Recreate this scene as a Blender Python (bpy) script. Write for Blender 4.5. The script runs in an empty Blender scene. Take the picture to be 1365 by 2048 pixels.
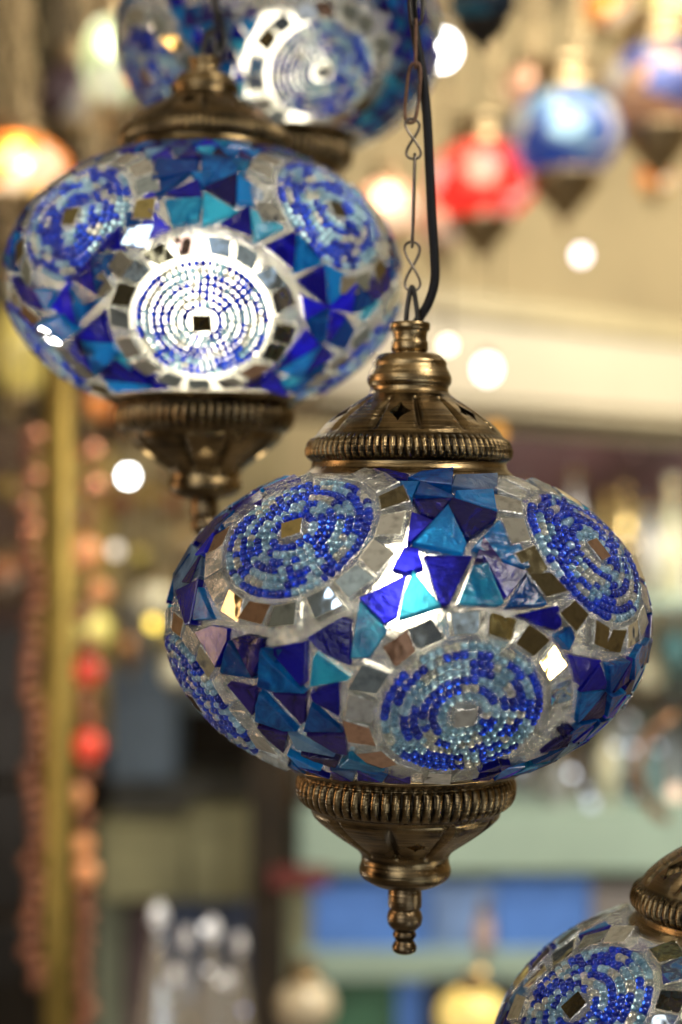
import bpy, math, random
from mathutils import Vector, Matrix, noise
R = random.Random(7)
PI = math.pi
sc = bpy.context.scene
col = sc.collection
K = 24.0 / 55.0 / 1365.0
CAMZ = 1.6

def P(px, py, d):
    return Vector(((px - 682.5) * K * d, d, CAMZ - (py - 1024) * K * d))

# ------------------------------------------------------------------ materials
def new_mat(name):
    m = bpy.data.materials.new(name); m.use_nodes = True
    nt = m.node_tree; nt.nodes.clear()
    return m, nt, nt.nodes.new('ShaderNodeOutputMaterial')

def link(nt, a, b): nt.links.new(a, b)

def noise_node(nt, scale, detail=3, vec=None, rough=.55):
    n = nt.nodes.new('ShaderNodeTexNoise'); n.inputs['Scale'].default_value = scale
    n.inputs['Detail'].default_value = detail; n.inputs['Roughness'].default_value = rough
    if vec is None:
        tc = nt.nodes.new('ShaderNodeTexCoord'); vec = tc.outputs['Object']
    link(nt, vec, n.inputs['Vector'])
    return n

def bump_node(nt, h, strength, dist):
    b = nt.nodes.new('ShaderNodeBump'); b.inputs['Strength'].default_value = strength
    b.inputs['Distance'].default_value = dist
    link(nt, h, b.inputs['Height']); return b

def ramp(nt, fac, stops):
    r = nt.nodes.new('ShaderNodeValToRGB')
    els = r.color_ramp.elements
    while len(els) < len(stops): els.new(.5)
    for e, (p, c) in zip(els, stops):
        e.position = p; e.color = (c[0], c[1], c[2], 1)
    link(nt, fac, r.inputs[0]); return r

def simple(name, c, rough=.5, metal=0, var=.25, scale=12, bump=0, emis=0, ecol=None, trans=0, coat=0):
    m, nt, out = new_mat(name)
    b = nt.nodes.new('ShaderNodeBsdfPrincipled')
    n = noise_node(nt, scale, 4)
    d = [x * (1 - var) for x in c]; l = [min(1, x * (1 + var)) for x in c]
    r = ramp(nt, n.outputs[0], [(.3, d), (.7, l)])
    link(nt, r.outputs[0], b.inputs['Base Color'])
    b.inputs['Roughness'].default_value = rough; b.inputs['Metallic'].default_value = metal
    b.inputs['Transmission Weight'].default_value = trans
    b.inputs['Coat Weight'].default_value = coat
    if emis:
        b.inputs['Emission Color'].default_value = (*(ecol or c), 1)
        b.inputs['Emission Strength'].default_value = emis
    if bump:
        bn = bump_node(nt, n.outputs[0], .5, bump); link(nt, bn.outputs[0], b.inputs['Normal'])
    link(nt, b.outputs[0], out.inputs[0])
    return m

def tile_glass(name, c, light, see=.45, rough=.07):
    """cut stained glass: glossy, lets the lamp's light through"""
    m, nt, out = new_mat(name)
    geo = nt.nodes.new('ShaderNodeNewGeometry')
    n = noise_node(nt, 70, 5, None, .6); n.inputs['Distortion'].default_value = 1.6
    n2 = noise_node(nt, 420, 2)
    add = nt.nodes.new('ShaderNodeMath'); add.operation = 'ADD'
    sub = nt.nodes.new('ShaderNodeMath'); sub.operation = 'MULTIPLY_ADD'
    link(nt, geo.outputs['Random Per Island'], sub.inputs[0]); sub.inputs[1].default_value = .5; sub.inputs[2].default_value = -.25
    link(nt, n.outputs[0], add.inputs[0]); link(nt, sub.outputs[0], add.inputs[1])
    r = ramp(nt, add.outputs[0], [(.32, c), (.66, light)])
    b = nt.nodes.new('ShaderNodeBsdfPrincipled')
    link(nt, r.outputs[0], b.inputs['Base Color'])
    b.inputs['Roughness'].default_value = rough
    b.inputs['IOR'].default_value = 1.52
    b.inputs['Transmission Weight'].default_value = see
    b.inputs['Coat Weight'].default_value = .25; b.inputs['Coat Roughness'].default_value = .03
    t = nt.nodes.new('ShaderNodeBsdfTranslucent'); link(nt, r.outputs[0], t.inputs[0])
    mx = nt.nodes.new('ShaderNodeMixShader'); mx.inputs[0].default_value = .46
    link(nt, b.outputs[0], mx.inputs[1]); link(nt, t.outputs[0], mx.inputs[2])
    bn = bump_node(nt, n2.outputs[0], .35, .0006); bn2 = bump_node(nt, n.outputs[0], .5, .002)
    link(nt, bn2.outputs[0], bn.inputs['Normal'])
    link(nt, bn.outputs[0], b.inputs['Normal'])
    link(nt, mx.outputs[0], out.inputs[0])
    return m

def mirror_mat(name, c, rough=.06):
    m, nt, out = new_mat(name)
    n = noise_node(nt, 260, 5); n1 = noise_node(nt, 60, 2)
    r = ramp(nt, n.outputs[0], [(.25, [x * .55 for x in c]), (.5, c)])
    b = nt.nodes.new('ShaderNodeBsdfPrincipled'); link(nt, r.outputs[0], b.inputs['Base Color'])
    b.inputs['Metallic'].default_value = .93; b.inputs['Roughness'].default_value = rough
    bn = bump_node(nt, n1.outputs[0], .5, .0015); link(nt, bn.outputs[0], b.inputs['Normal'])
    link(nt, b.outputs[0], out.inputs[0]); return m

def clear_mat(name, c=(.92, .93, .9), tr=.45, rough=.08, bump=.0012, scale=300, lum=.45, metal=.35, dk=.45, rr=.3, thin=.15):
    """clear glue / clear glass: partly see-through, glossy, milky"""
    m, nt, out = new_mat(name)
    n = noise_node(nt, scale, 5, None, .65)
    n2 = noise_node(nt, 110, 3)
    tb = nt.nodes.new('ShaderNodeBsdfTransparent'); tb.inputs[0].default_value = (.93, .94, .92, 1)
    b = nt.nodes.new('ShaderNodeBsdfPrincipled')
    r = ramp(nt, n2.outputs[0], [(.35, [x * dk for x in c]), (.65, c)])
    link(nt, r.outputs[0], b.inputs['Base Color'])
    b.inputs['Metallic'].default_value = metal
    b.inputs['Roughness'].default_value = rough
    t = nt.nodes.new('ShaderNodeBsdfTranslucent'); t.inputs[0].default_value = (*c, 1)
    m1 = nt.nodes.new('ShaderNodeMixShader'); m1.inputs[0].default_value = lum
    link(nt, b.outputs[0], m1.inputs[1]); link(nt, t.outputs[0], m1.inputs[2])
    m2 = nt.nodes.new('ShaderNodeMixShader'); m2.inputs[0].default_value = tr
    rf = nt.nodes.new('ShaderNodeBsdfRefraction'); rf.inputs['IOR'].default_value = 1.04; rf.inputs['Roughness'].default_value = rr; rf.inputs[0].default_value = (.95, .95, .92, 1)
    m3 = nt.nodes.new('ShaderNodeMixShader'); m3.inputs[0].default_value = thin
    link(nt, rf.outputs[0], m3.inputs[1]); link(nt, tb.outputs[0], m3.inputs[2])
    link(nt, m1.outputs[0], m2.inputs[1]); link(nt, m3.outputs[0], m2.inputs[2])
    bn = bump_node(nt, n.outputs[0], 1.0, bump); link(nt, bn.outputs[0], b.inputs['Normal']); 
    vo = nt.nodes.new('ShaderNodeTexVoronoi'); vo.inputs['Scale'].default_value = scale * .9; tc2 = nt.nodes.new('ShaderNodeTexCoord'); link(nt, tc2.outputs['Object'], vo.inputs['Vector'])
    bv = bump_node(nt, vo.outputs['Distance'], 1.0, bump * .6); link(nt, bv.outputs[0], bn.inputs['Normal'])
    link(nt, bn.outputs[0], rf.inputs['Normal'])
    link(nt, m2.outputs[0], out.inputs[0]); return m

def bead_mat(name, c, light, see=.82, tl=.24):
    m, nt, out = new_mat(name)
    geo = nt.nodes.new('ShaderNodeNewGeometry')
    r = ramp(nt, geo.outputs['Random Per Island'], [(.0, c), (1, light)])
    b = nt.nodes.new('ShaderNodeBsdfPrincipled'); link(nt, r.outputs[0], b.inputs['Base Color'])
    b.inputs['Roughness'].default_value = .06; b.inputs['IOR'].default_value = 1.5
    b.inputs['Transmission Weight'].default_value = see
    t = nt.nodes.new('ShaderNodeBsdfTranslucent'); link(nt, r.outputs[0], t.inputs[0])
    mx = nt.nodes.new('ShaderNodeMixShader'); mx.inputs[0].default_value = tl
    link(nt, b.outputs[0], mx.inputs[1]); link(nt, t.outputs[0], mx.inputs[2])
    link(nt, mx.outputs[0], out.inputs[0]); return m

def brass_mat(name, lo, hi, rough=.26):
    m, nt, out = new_mat(name)
    tc = nt.nodes.new('ShaderNodeTexCoord')
    mp = nt.nodes.new('ShaderNodeMapping'); mp.inputs['Scale'].default_value = (25, 25, 900)
    link(nt, tc.outputs['Object'], mp.inputs['Vector'])
    ns = noise_node(nt, 1.0, 4, mp.outputs[0])
    nb = noise_node(nt, 45, 5)
    mul = nt.nodes.new('ShaderNodeMath'); mul.operation = 'MULTIPLY_ADD'
    link(nt, ns.outputs[0], mul.inputs[0]); mul.inputs[1].default_value = .75
    link(nt, nb.outputs[0], mul.inputs[2])
    r = ramp(nt, mul.outputs[0], [(.62, lo), (1.0, hi)])
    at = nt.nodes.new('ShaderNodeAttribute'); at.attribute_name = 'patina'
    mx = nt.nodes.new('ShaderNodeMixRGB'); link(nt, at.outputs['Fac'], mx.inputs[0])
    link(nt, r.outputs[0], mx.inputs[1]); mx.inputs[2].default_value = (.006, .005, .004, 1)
    b = nt.nodes.new('ShaderNodeBsdfPrincipled'); link(nt, mx.outputs[0], b.inputs['Base Color'])
    b.inputs['Metallic'].default_value = 1
    rr = nt.nodes.new('ShaderNodeMapRange'); link(nt, nb.outputs[0], rr.inputs[0])
    rr.inputs[3].default_value = rough - .12; rr.inputs[4].default_value = rough + .12
    link(nt, rr.outputs[0], b.inputs['Roughness'])
    b.inputs['Anisotropic'].default_value = .45
    tg = nt.nodes.new('ShaderNodeTangent'); tg.direction_type = 'RADIAL'; tg.axis = 'Z'
    link(nt, tg.outputs[0], b.inputs['Tangent'])
    bn = bump_node(nt, ns.outputs[0], .6, .0006); link(nt, bn.outputs[0], b.inputs['Normal'])
    link(nt, b.outputs[0], out.inputs[0]); return m

def emit(name, c, s):
    m, nt, out = new_mat(name)
    e = nt.nodes.new('ShaderNodeEmission'); e.inputs[0].default_value = (*c, 1); e.inputs[1].default_value = s
    link(nt, e.outputs[0], out.inputs[0]); return m

M_NAVY = tile_glass('navy_glass', (.005, .006, .12), (.016, .018, .38), .72)
M_COBALT = tile_glass('cobalt_glass', (.008, .009, .24), (.03, .032, .78), .72)
M_PURPLE = tile_glass('violet_glass', (.018, .010, .10), (.06, .04, .28), .72)
M_CYAN = tile_glass('cyan_glass', (.002, .08, .30), (.015, .30, .66), .72)
M_TEAL = tile_glass('teal_glass', (.005, .17, .36), (.07, .52, .72), .72)
M_STEEL = tile_glass('steel_blue_glass', (.06, .14, .30), (.22, .36, .52), .72)
M_MIR = [mirror_mat('silver_mirror', (.62, .66, .68)), mirror_mat('mirror_gold_reflection', (.42, .36, .16)),  # gold, rosy, dark and blue-grey tints stand in for what the tiles reflect
         mirror_mat('mirror_rosy_reflection', (.50, .33, .25)), mirror_mat('mirror_dark_reflection', (.17, .15, .09)),
         mirror_mat('mirror_blue_grey_reflection', (.42, .53, .62))]
M_CLEAR = clear_mat('clear_glass_edge', (.92, .93, .90), .62, .03, .0025, 130, .06, .80, .25, .08, .5)
M_GLUE = clear_mat('clear_glue', (.95, .95, .91), .50, .05, .018, 280, .14, .62, .25, .18, .62)
TILES = [M_NAVY, M_COBALT, M_PURPLE, M_CYAN, M_TEAL, M_STEEL] + M_MIR + [M_CLEAR]
TI = dict(N=0, B=1, P=2, C=3, T=4, S=5, m=6, g=7, r=8, d=9, b=10, k=11)
M_BB = bead_mat('blue_bead', (.004, .028, .46), (.03, .13, .85), .92, .20)
M_BA = bead_mat('aqua_bead', (.28, .48, .62), (.62, .84, .95), .93, .20)
M_BW = bead_mat('clear_bead', (.55, .58, .54), (.92, .90, .80), .95, .2)
M_BRASS = brass_mat('antique_brass', (.016, .012, .007), (.25, .178, .088))
M_BRASSD = brass_mat('dark_antique_brass', (.015, .011, .007), (.17, .12, .065), .27)
M_IRON = simple('blackened_iron', (.03, .027, .024), .38, .8, .3, 200)
M_WIRE = simple('steel_wire', (.10, .085, .07), .32, 1, .4, 300)
M_RUST = simple('rusty_wire', (.10, .055, .035), .6, .7, .5, 250, .0005)
M_CORD = simple('black_rubber_cord', (.004, .004, .005), .5, 0, .2, 50)
M_CORD.node_tree.nodes['Principled BSDF'].inputs['Specular IOR Level'].default_value = .12
M_SOCK = simple('bakelite', (.05, .04, .03), .4)

# ------------------------------------------------------------------ mesh helpers
class MB:
    def __init__(s): s.v = []; s.f = []; s.m = []; s.a = None
    def add(s, vs, fs, mi=0):
        b = len(s.v); s.v.extend(tuple(x) for x in vs)
        for f in fs: s.f.append([b + i for i in f]); s.m.append(mi)
    def box(s, c, sz, mi=0, rot=None):
        x, y, z = sz[0] / 2, sz[1] / 2, sz[2] / 2
        vs = [Vector((i * x, j * y, k * z)) for i in (-1, 1) for j in (-1, 1) for k in (-1, 1)]
        if rot: vs = [rot @ v for v in vs]
        c = Vector(c)
        s.add([c + v for v in vs], [(0, 1, 3, 2), (4, 6, 7, 5), (0, 4, 5, 1), (2, 3, 7, 6), (0, 2, 6, 4), (1, 5, 7, 3)], mi)
    def lathe(s, prof, n=32, c=(0, 0, 0), mi=0):
        vs = []; fs = []
        for (r, z) in prof:
            for i in range(n):
                t = 2 * PI * i / n
                vs.append((c[0] + r * math.sin(t), c[1] - r * math.cos(t), c[2] + z))
        for j in range(len(prof) - 1):
            for i in range(n):
                a = j * n + i; b = j * n + (i + 1) % n
                fs.append((a, b, b + n, a + n))
        if prof[0][0] > 1e-6: fs.append(tuple(range(n - 1, -1, -1)))
        if prof[-1][0] > 1e-6: fs.append(tuple((len(prof) - 1) * n + i for i in range(n)))
        s.add(vs, fs, mi)
    def tube(s, pts, r, n=8, closed=False, mi=0):
        pts = [Vector(p) for p in pts]; m = len(pts); vs = []; fs = []
        up = None
        for i, p in enumerate(pts):
            if closed: t = pts[(i + 1) % m] - pts[i - 1]
            else: t = pts[min(i + 1, m - 1)] - pts[max(i - 1, 0)]
            t.normalize()
            if up is None: up = t.orthogonal().normalized()
            up = (up - t * up.dot(t)).normalized(); w = t.cross(up)
            for k in range(n):
                a = 2 * PI * k / n; vs.append(p + (up * math.cos(a) + w * math.sin(a)) * r)
        for i in range(m if closed else m - 1):
            for k in range(n):
                a = i * n + k; b = i * n + (k + 1) % n; j = ((i + 1) % m) * n
                fs.append((a, b, j + (k + 1) % n, j + k))
        if not closed:
            fs.append(tuple(range(n - 1, -1, -1))); fs.append(tuple((m - 1) * n + k for k in range(n)))
        s.add(vs, fs, mi)
    def build(s, name, mats, parent=None, smooth=True, loc=None):
        me = bpy.data.meshes.new(name); me.from_pydata(s.v, [], s.f)
        for m in (mats if isinstance(mats, (list, tuple)) else [mats]): me.materials.append(m)
        me.polygons.foreach_set('material_index', s.m)
        if smooth is True: me.polygons.foreach_set('use_smooth', [True] * len(s.f))
        if s.a:
            at = me.attributes.new('patina', 'FLOAT', 'POINT'); at.data.foreach_set('value', s.a)
        me.update()
        o = bpy.data.objects.new(name, me); col.objects.link(o)
        if parent: o.parent = parent
        if loc is not None: o.location = loc
        return o

def empty(name, loc, label, cat, group=None, rot=(0, 0, 0)):
    o = bpy.data.objects.new(name, None); col.objects.link(o); o.location = loc; o.rotation_euler = rot
    o.empty_display_size = .02
    o['label'] = label; o['category'] = cat
    if group: o['group'] = group
    return o
def tag(o, label, cat, group=None):
    o['label'] = label; o['category'] = cat
    if group: o['group'] = group
    return o
def struct(o): o['kind'] = 'structure'; return o

def smooth_prof(pr, it=2, keep=.2):
    for _ in range(it):
        q = [pr[0]]
        for a, b in zip(pr, pr[1:]):
            q.append(tuple(x * (1 - keep) + y * keep for x, y in zip(a, b)))
            q.append(tuple(x * keep + y * (1 - keep) for x, y in zip(a, b)))
        q.append(pr[-1]); pr = q
    return pr

# ------------------------------------------------------------------ mosaic lamps
A, B = .1005, .0690            # globe semi-axes
D0 = .667; S = K * D0          # metres per photo pixel at the front lamp's distance

def surf_scale(p):
    s = math.sqrt((p.x ** 2 + p.y ** 2) / A ** 2 + p.z ** 2 / B ** 2)
    return p / s
def nrm(p): return Vector((p.x / A ** 2, p.y / A ** 2, p.z / B ** 2)).normalized()
def ang(th, be): return Vector((A * math.cos(be) * math.sin(th), -A * math.cos(be) * math.cos(th), B * math.sin(be)))

def pix_to_surf(px, py, ctr, cpx):
    o = Vector((0, 0, CAMZ)) - ctr
    for k in range(60):
        f = 1 - .01 * k
        x = cpx[0] + (px - cpx[0]) * f; y = cpx[1] + (py - cpx[1]) * f
        d = Vector(((x - 682.5) * K, 1, -(y - 1024) * K))
        oo = Vector((o.x / A, o.y / A, o.z / B)); dd = Vector((d.x / A, d.y / A, d.z / B))
        a = dd.dot(dd); b = 2 * oo.dot(dd); c = oo.dot(oo) - 1
        q = b * b - 4 * a * c
        if q > 0: return o + d * ((-b - math.sqrt(q)) / (2 * a))
    return ang(0, 0)

def prism(mb, pts, mi, rr, h=.0022, sink=.0012, edge=None, inset=.06, top_mi=None, tilt=.03):
    c = sum(pts, Vector()) / len(pts); n = nrm(c)
    t1 = n.orthogonal().normalized(); t2 = n.cross(t1)
    n2 = (n + t1 * rr.uniform(-tilt, tilt) + t2 * rr.uniform(-tilt, tilt)).normalized()
    # flatten on the tile's own plane
    d0 = max((p - c).dot(n2) for p in pts) * .4
    fl = [p - n2 * ((p - c).dot(n2)) + n2 * d0 for p in pts]
    ar = sum(((fl[i] - c).cross(fl[(i + 1) % len(fl)] - c)).dot(n) for i in range(len(fl)))
    if ar < 0: fl.reverse()
    k = len(fl); c2 = c + n2 * d0
    bot = [p - n2 * (sink + .001) for p in fl]
    mid = [p + n2 * (h - .0004) for p in fl]
    top = [p + (c2 - p) * inset + n2 * h for p in fl]
    vs = bot + mid + top
    fs = []
    for i in range(k):
        j = (i + 1) % k
        fs.append((i, j, k + j, k + i)); fs.append((k + i, k + j, 2 * k + j, 2 * k + i))
    if top_mi is None:
        fs.append(tuple(range(2 * k, 3 * k))); fs.append(tuple(range(k - 1, -1, -1)))
        mb.add(vs, fs, mi)
    else:
        # clear rim with a silvered face set inside it
        fs.append(tuple(range(k - 1, -1, -1)))
        mb.add(vs, fs, mi)
        mb.add(top, [tuple(range(k))], top_mi)

def arc(r): return A * .93 * math.tan(r / (A * .93))
def medallion_frame(c):
    n = nrm(c); e1 = Vector((0, 0, 1)).cross(n).normalized(); e2 = n.cross(e1)
    return n, e1, e2

BR, BL = .00180, .00152
def bead_template():
    prof = []
    for i in range(9):
        t = PI * i / 8 - PI / 2
        prof.append((math.copysign(abs(math.sin(t)) ** .8, math.sin(t)) * BL, .0006 + (BR - .0006) * abs(math.cos(t)) ** .8))
    vs = []; fs = []; n = 10
    for (x, r) in prof:
        for k in range(n):
            a = 2 * PI * k / n; vs.append(Vector((x, r * math.cos(a), r * math.sin(a))))
    for j in range(len(prof) - 1):
        for k in range(n):
            a = j * n + k; b = j * n + (k + 1) % n; fs.append((a, b, b + n, a + n))
    for k in range(n):      # the thread hole
        a = k; b = (k + 1) % n; e = (len(prof) - 1) * n
        fs.append((e + a, e + b, b, a))
    return vs, fs
BT = bead_template()
RB = .0315; RIN = .0332; ROUT = .0442

def make_medallion(c, seed, parent, ztop):
    rr = random.Random(seed); mb = MB(); n, e1, e2 = medallion_frame(c)
    # centre mirror
    rot = rr.uniform(.2, 1.3); q = []
    for k in range(4):
        a = rot + k * PI / 2; r = .0062 * rr.uniform(.9, 1.15)
        q.append(surf_scale(c + e1 * (r * math.cos(a)) + e2 * (r * math.sin(a))))
    prism(mb, q, 3, rr, h=.0034, top_mi=4)
    off = Vector((rr.uniform(-9, 9), rr.uniform(-9, 9), 0))
    r = .0084; ring = 0
    while r < RB:
        m = int(2 * PI * r / (2 * BL + .00012)); ph = rr.uniform(0, 1); run = 0; kind = 0
        for i in range(m):
            a = 2 * PI * (i + ph) / m
            ra = r + rr.uniform(-.00018, .00018)
            ra = arc(ra); p = surf_scale(c + e1 * (ra * math.cos(a)) + e2 * (ra * math.sin(a)))
            if abs(p.z) > ztop: continue
            if run <= 0:
                v = noise.noise(off + Vector((math.cos(a + r * 22) * r * 170, math.sin(a + r * 22) * r * 170, 0)))
                v += rr.uniform(-.42, .42) - .04
                kind = 0 if v > -.06 else (1 if rr.random() < .74 else 2)
                run = rr.choice((1, 1, 2, 2, 3))
            run -= 1
            N = nrm(p)
            T = (-math.sin(a) * e1 + math.cos(a) * e2); T = (T - N * T.dot(N)).normalized()
            T = (T + e1 * rr.uniform(-.09, .09) + e2 * rr.uniform(-.09, .09)).normalized()
            W = N.cross(T).normalized(); s = rr.uniform(.9, 1.06)
            o = p + N * (BR * rr.uniform(.72, .95))
            mb.add([o + T * (v.x * s * rr.uniform(.98, 1.02)) + W * (v.y * s) + N * (v.z * s) for v in BT[0]], BT[1], kind)
        r += .00345 if ring else .0034
        ring += 1
    o = mb.build('bead_medallion', [M_BB, M_BA, M_BW, M_CLEAR, rr.choice(M_MIR[:4])], parent)
    # flat shading on the centre mirror
    k = 0
    for pl in o.data.polygons:
        if pl.material_index >= 3: pl.use_smooth = False
    return o

def pt_in_poly(x, y, poly):
    ins = False; j = len(poly) - 1
    for i in range(len(poly)):
        xi, yi = poly[i]; xj, yj = poly[j]
        if (yi > y) != (yj > y) and x < (xj - xi) * (y - yi) / (yj - yi) + xi: ins = not ins
        j = i
    return ins

def make_mosaic(meds, traced, ctr, cpx, seed, parent, hidden_only, ztop, zbot, ringtypes, rings=None):
    rr = random.Random(seed); mb = MB()
    tcs = []
    for t, poly in traced:
        pts = [pix_to_surf(x, y, ctr, cpx) for x, y in poly]; tcs.append(sum(pts, Vector()) / len(pts))
    taken = []
    for mi, c in enumerate(meds):
        n, e1, e2 = medallion_frame(c); m = 17; ph = rr.uniform(0, 1)
        types = rings[mi] if rings and mi < len(rings) else ringtypes[mi % len(ringtypes)]
        for i in range(m):
            a0 = 2 * PI * (i + (.5 if rings else ph)) / m; w = 2 * PI / m * .46 * rr.uniform(.9, 1.02)
            a0 += rr.uniform(-.03, .03); sk = rr.uniform(-.10, .10)
            r0 = RIN + rr.uniform(-.0003, .0006); r1 = ROUT + rr.uniform(-.0009, .0006); q = []
            for (r, a) in ((r0, a0 - w), (r0, a0 + w), (r1, a0 + w * .92 + sk), (r1, a0 - w * .92 + sk)):
                r = arc(r); q.append(surf_scale(c + e1 * (r * math.cos(a)) + e2 * (r * math.sin(a))))
            cc = sum(q, Vector()) / 4
            if cc.z > ztop or cc.z < zbot: continue
            bad = False
            for mj, c2 in enumerate(meds):
                if mj != mi:
                    if (cc - c2).length < RIN + .001: bad = True
                    if mj < mi and (cc - c2).length < ROUT - .001: bad = True
            if bad: continue
            if any((cc - tc_).length < .0052 for tc_ in tcs): continue
            t = types[i % len(types)] if (rings or rr.random() < .8) else rr.choice('kmmbdgb')
            if t == 'k': prism(mb, q, TI['k'], rr, h=.0026, inset=.10, tilt=.06)
            else: prism(mb, q, TI['k'], rr, h=.0028, top_mi=TI[t], inset=.09, tilt=.09)
    polys = []
    for t, poly in traced:
        pts = [pix_to_surf(x, y, ctr, cpx) for x, y in poly]
        cc = sum(pts, Vector()) / len(pts); pts = [p + (p - cc) * .06 for p in pts]
        polys.append(pts)
        prism(mb, pts, TI[t], rr, h=rr.uniform(.0018, .0034), inset=.045, tilt=.07)
    # triangles everywhere else
    rows = 13; zs = [ztop + (zbot - ztop) * i / rows for i in range(rows + 1)]
    bes = [math.asin(max(-1, min(1, z / B))) for z in zs]
    arcs = [bes[0] + (bes[-1] - bes[0]) * i / rows for i in range(rows + 1)]
    for i in range(rows):
        b0, b1 = arcs[i], arcs[i + 1]
        rad = A * math.cos((b0 + b1) / 2); m = max(12, int(2 * PI * rad / .0125))
        for j in range(m):
            for up in (0, 1):
                d = 2 * PI / m; t0 = d * (j + (i % 2) * .5)
                g = .04
                if up: tri = [(t0 + g * d, b1), (t0 + d * (1 - g), b1), (t0 + d / 2, b0)]
                else: tri = [(t0 + d / 2 + g * d, b0), (t0 + d * 1.5 - g * d, b0), (t0 + d, b1)]
                tri = [(x + rr.uniform(-.12, .12) * d, y + rr.uniform(-.10, .10) * (b0 - b1)) for x, y in tri]
                pts = [ang(x, y) for x, y in tri]; c = sum(pts, Vector()) / 3; c = surf_scale(c)
                pts = [p + (c - p) * .07 for p in pts]
                if hidden_only:
                    v = Vector((0, 0, CAMZ)) - ctr - c
                    if nrm(c).dot(v.normalized()) > .10 and any((c - tc_).length < .0088 for tc_ in tcs): continue
                bad = False; q = []
                for mc in meds:
                    if (c - mc).length < ROUT + .0022: bad = True
                if bad: continue
                for p in pts:
                    for mc in meds:
                        L = (p - mc).length
                        if L < ROUT + .001: p = surf_scale(mc + (p - mc) * ((ROUT + .001) / L))
                    q.append(p)
                if ((q[1] - q[0]).cross(q[2] - q[0])).length < 2.2e-5: continue
                t = rr.choice('NNBP') if up else rr.choice('CCTS')
                if rr.random() < .12: t = rr.choice('NC')
                prism(mb, [surf_scale(p) for p in q], TI[t], rr, h=.0024, tilt=.05)
    o = mb.build('tile_mosaic', TILES, parent, smooth=False)
    return o

def cap_mesh(profile, nrib, ribz, lobes, lobez, holes, name, amp=.0021, slant=0.0, seg=480):
    """profile: list of (r_px, z_px); ribs where z in ribz; holes: (z, count, offset, half width m, half height px)"""
    pr = smooth_prof(profile, 1, .2)
    out = []
    for a, b in zip(pr, pr[1:]):
        L = math.hypot(b[0] - a[0], b[1] - a[1]); m = max(1, int(L / 2.6))
        for i in range(m): out.append((a[0] + (b[0] - a[0]) * i / m, a[1] + (b[1] - a[1]) * i / m))
    out.append(pr[-1])
    vs = []; fs = []; pat = []
    for (r, z) in out:
        r *= S; zz = z * S
        inr = ribz[0] <= z <= ribz[1]
        lb = lobez[0] <= z <= lobez[1]
        wz = 0
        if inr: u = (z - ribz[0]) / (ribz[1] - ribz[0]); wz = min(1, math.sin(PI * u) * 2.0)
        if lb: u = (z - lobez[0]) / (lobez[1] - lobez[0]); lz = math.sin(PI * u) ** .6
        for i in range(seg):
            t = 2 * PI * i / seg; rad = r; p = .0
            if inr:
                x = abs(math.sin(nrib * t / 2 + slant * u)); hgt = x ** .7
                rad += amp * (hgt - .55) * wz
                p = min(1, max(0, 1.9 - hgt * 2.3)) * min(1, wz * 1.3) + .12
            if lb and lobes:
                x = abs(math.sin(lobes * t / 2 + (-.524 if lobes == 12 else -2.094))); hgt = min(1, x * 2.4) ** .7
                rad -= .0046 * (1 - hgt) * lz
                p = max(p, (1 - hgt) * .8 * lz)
            vs.append((rad * math.sin(t), -rad * math.cos(t), zz)); pat.append(min(1, p))
    m = len(out)
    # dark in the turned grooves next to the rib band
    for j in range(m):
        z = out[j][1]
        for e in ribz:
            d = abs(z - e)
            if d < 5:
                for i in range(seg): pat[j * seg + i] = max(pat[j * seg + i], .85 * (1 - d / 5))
    for j in range(m - 1):
        for i in range(seg):
            if holes:
                hz, cnt, off, hw, hh = holes
                t = 2 * PI * (i + .5) / seg; zc = (out[j][1] + out[j + 1][1]) / 2
                if abs(zc - hz) < hh:
                    st = 2 * PI / cnt; dt = (t - off + st / 2) % st - st / 2
                    x = abs(dt) * out[j][0] * S / hw; y = abs(zc - hz) / hh
                    if x < 1 and x ** .75 + y ** .75 < 1: continue
            a = j * seg + i; b = j * seg + (i + 1) % seg
            fs.append((a, b, b + seg, a + seg))
    mb = MB(); mb.add(vs, fs); mb.a = pat
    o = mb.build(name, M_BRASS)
    # fix winding outward, give the sheet metal a thickness
    import bmesh
    bm = bmesh.new(); bm.from_mesh(o.data); bmesh.ops.recalc_face_normals(bm, faces=bm.faces); bm.to_mesh(o.data); bm.free()
    me = o.data; bpy.data.objects.remove(o)
    return me

# z in photo pixels from the globe centre (up positive), radii in pixels
TOP = [(39, 595), (41, 592), (41, 582), (35, 577), (34, 560), (37, 556), (37, 540), (33, 536), (34, 532), (58, 532), (64, 529), (75, 516), (74, 508), (80, 496), (85, 485), (84, 474), (78, 466), (79, 456),
       (84, 450), (97, 441), (116, 429), (137, 415), (156, 401), (171, 388), (181, 376), (186, 368), (190, 364), (197, 358), (202, 345), (204, 338), (203, 328), (197, 318), (193, 315), (194, 311), (196, 303), (202, 296), (209, 290), (211, 284), (206, 280), (160, 288)]
BOT = [(205, -282), (238, -284), (240, -288), (230, -296), (216, -303), (209, -306), (212, -309), (216, -325), (216, -338), (212, -352), (203, -366), (195, -370), (190, -376), (188, -386), (174, -400), (159, -412), (139, -427), (117, -442), (98, -455),
       (90, -464), (87, -472), (88, -482), (92, -494), (91, -505), (85, -514), (70, -523), (56, -529), (34, -532), (30, -534)]
FIN = [(0, -520), (33, -521), (34, -571), (31, -575), (28, -577), (33, -582), (36, -594), (33, -608), (24, -617), (20, -620), (22, -623), (24, -628), (22, -633), (19, -636), (19, -641), (22, -645), (25, -652), (24, -660), (16, -665), (0, -667)]
ME_TOP = cap_mesh(TOP, 82, (317, 366), 12, (372, 442), (410, 6, math.radians(-10), .0052, 21), 'top_cap', slant=.9)
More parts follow.
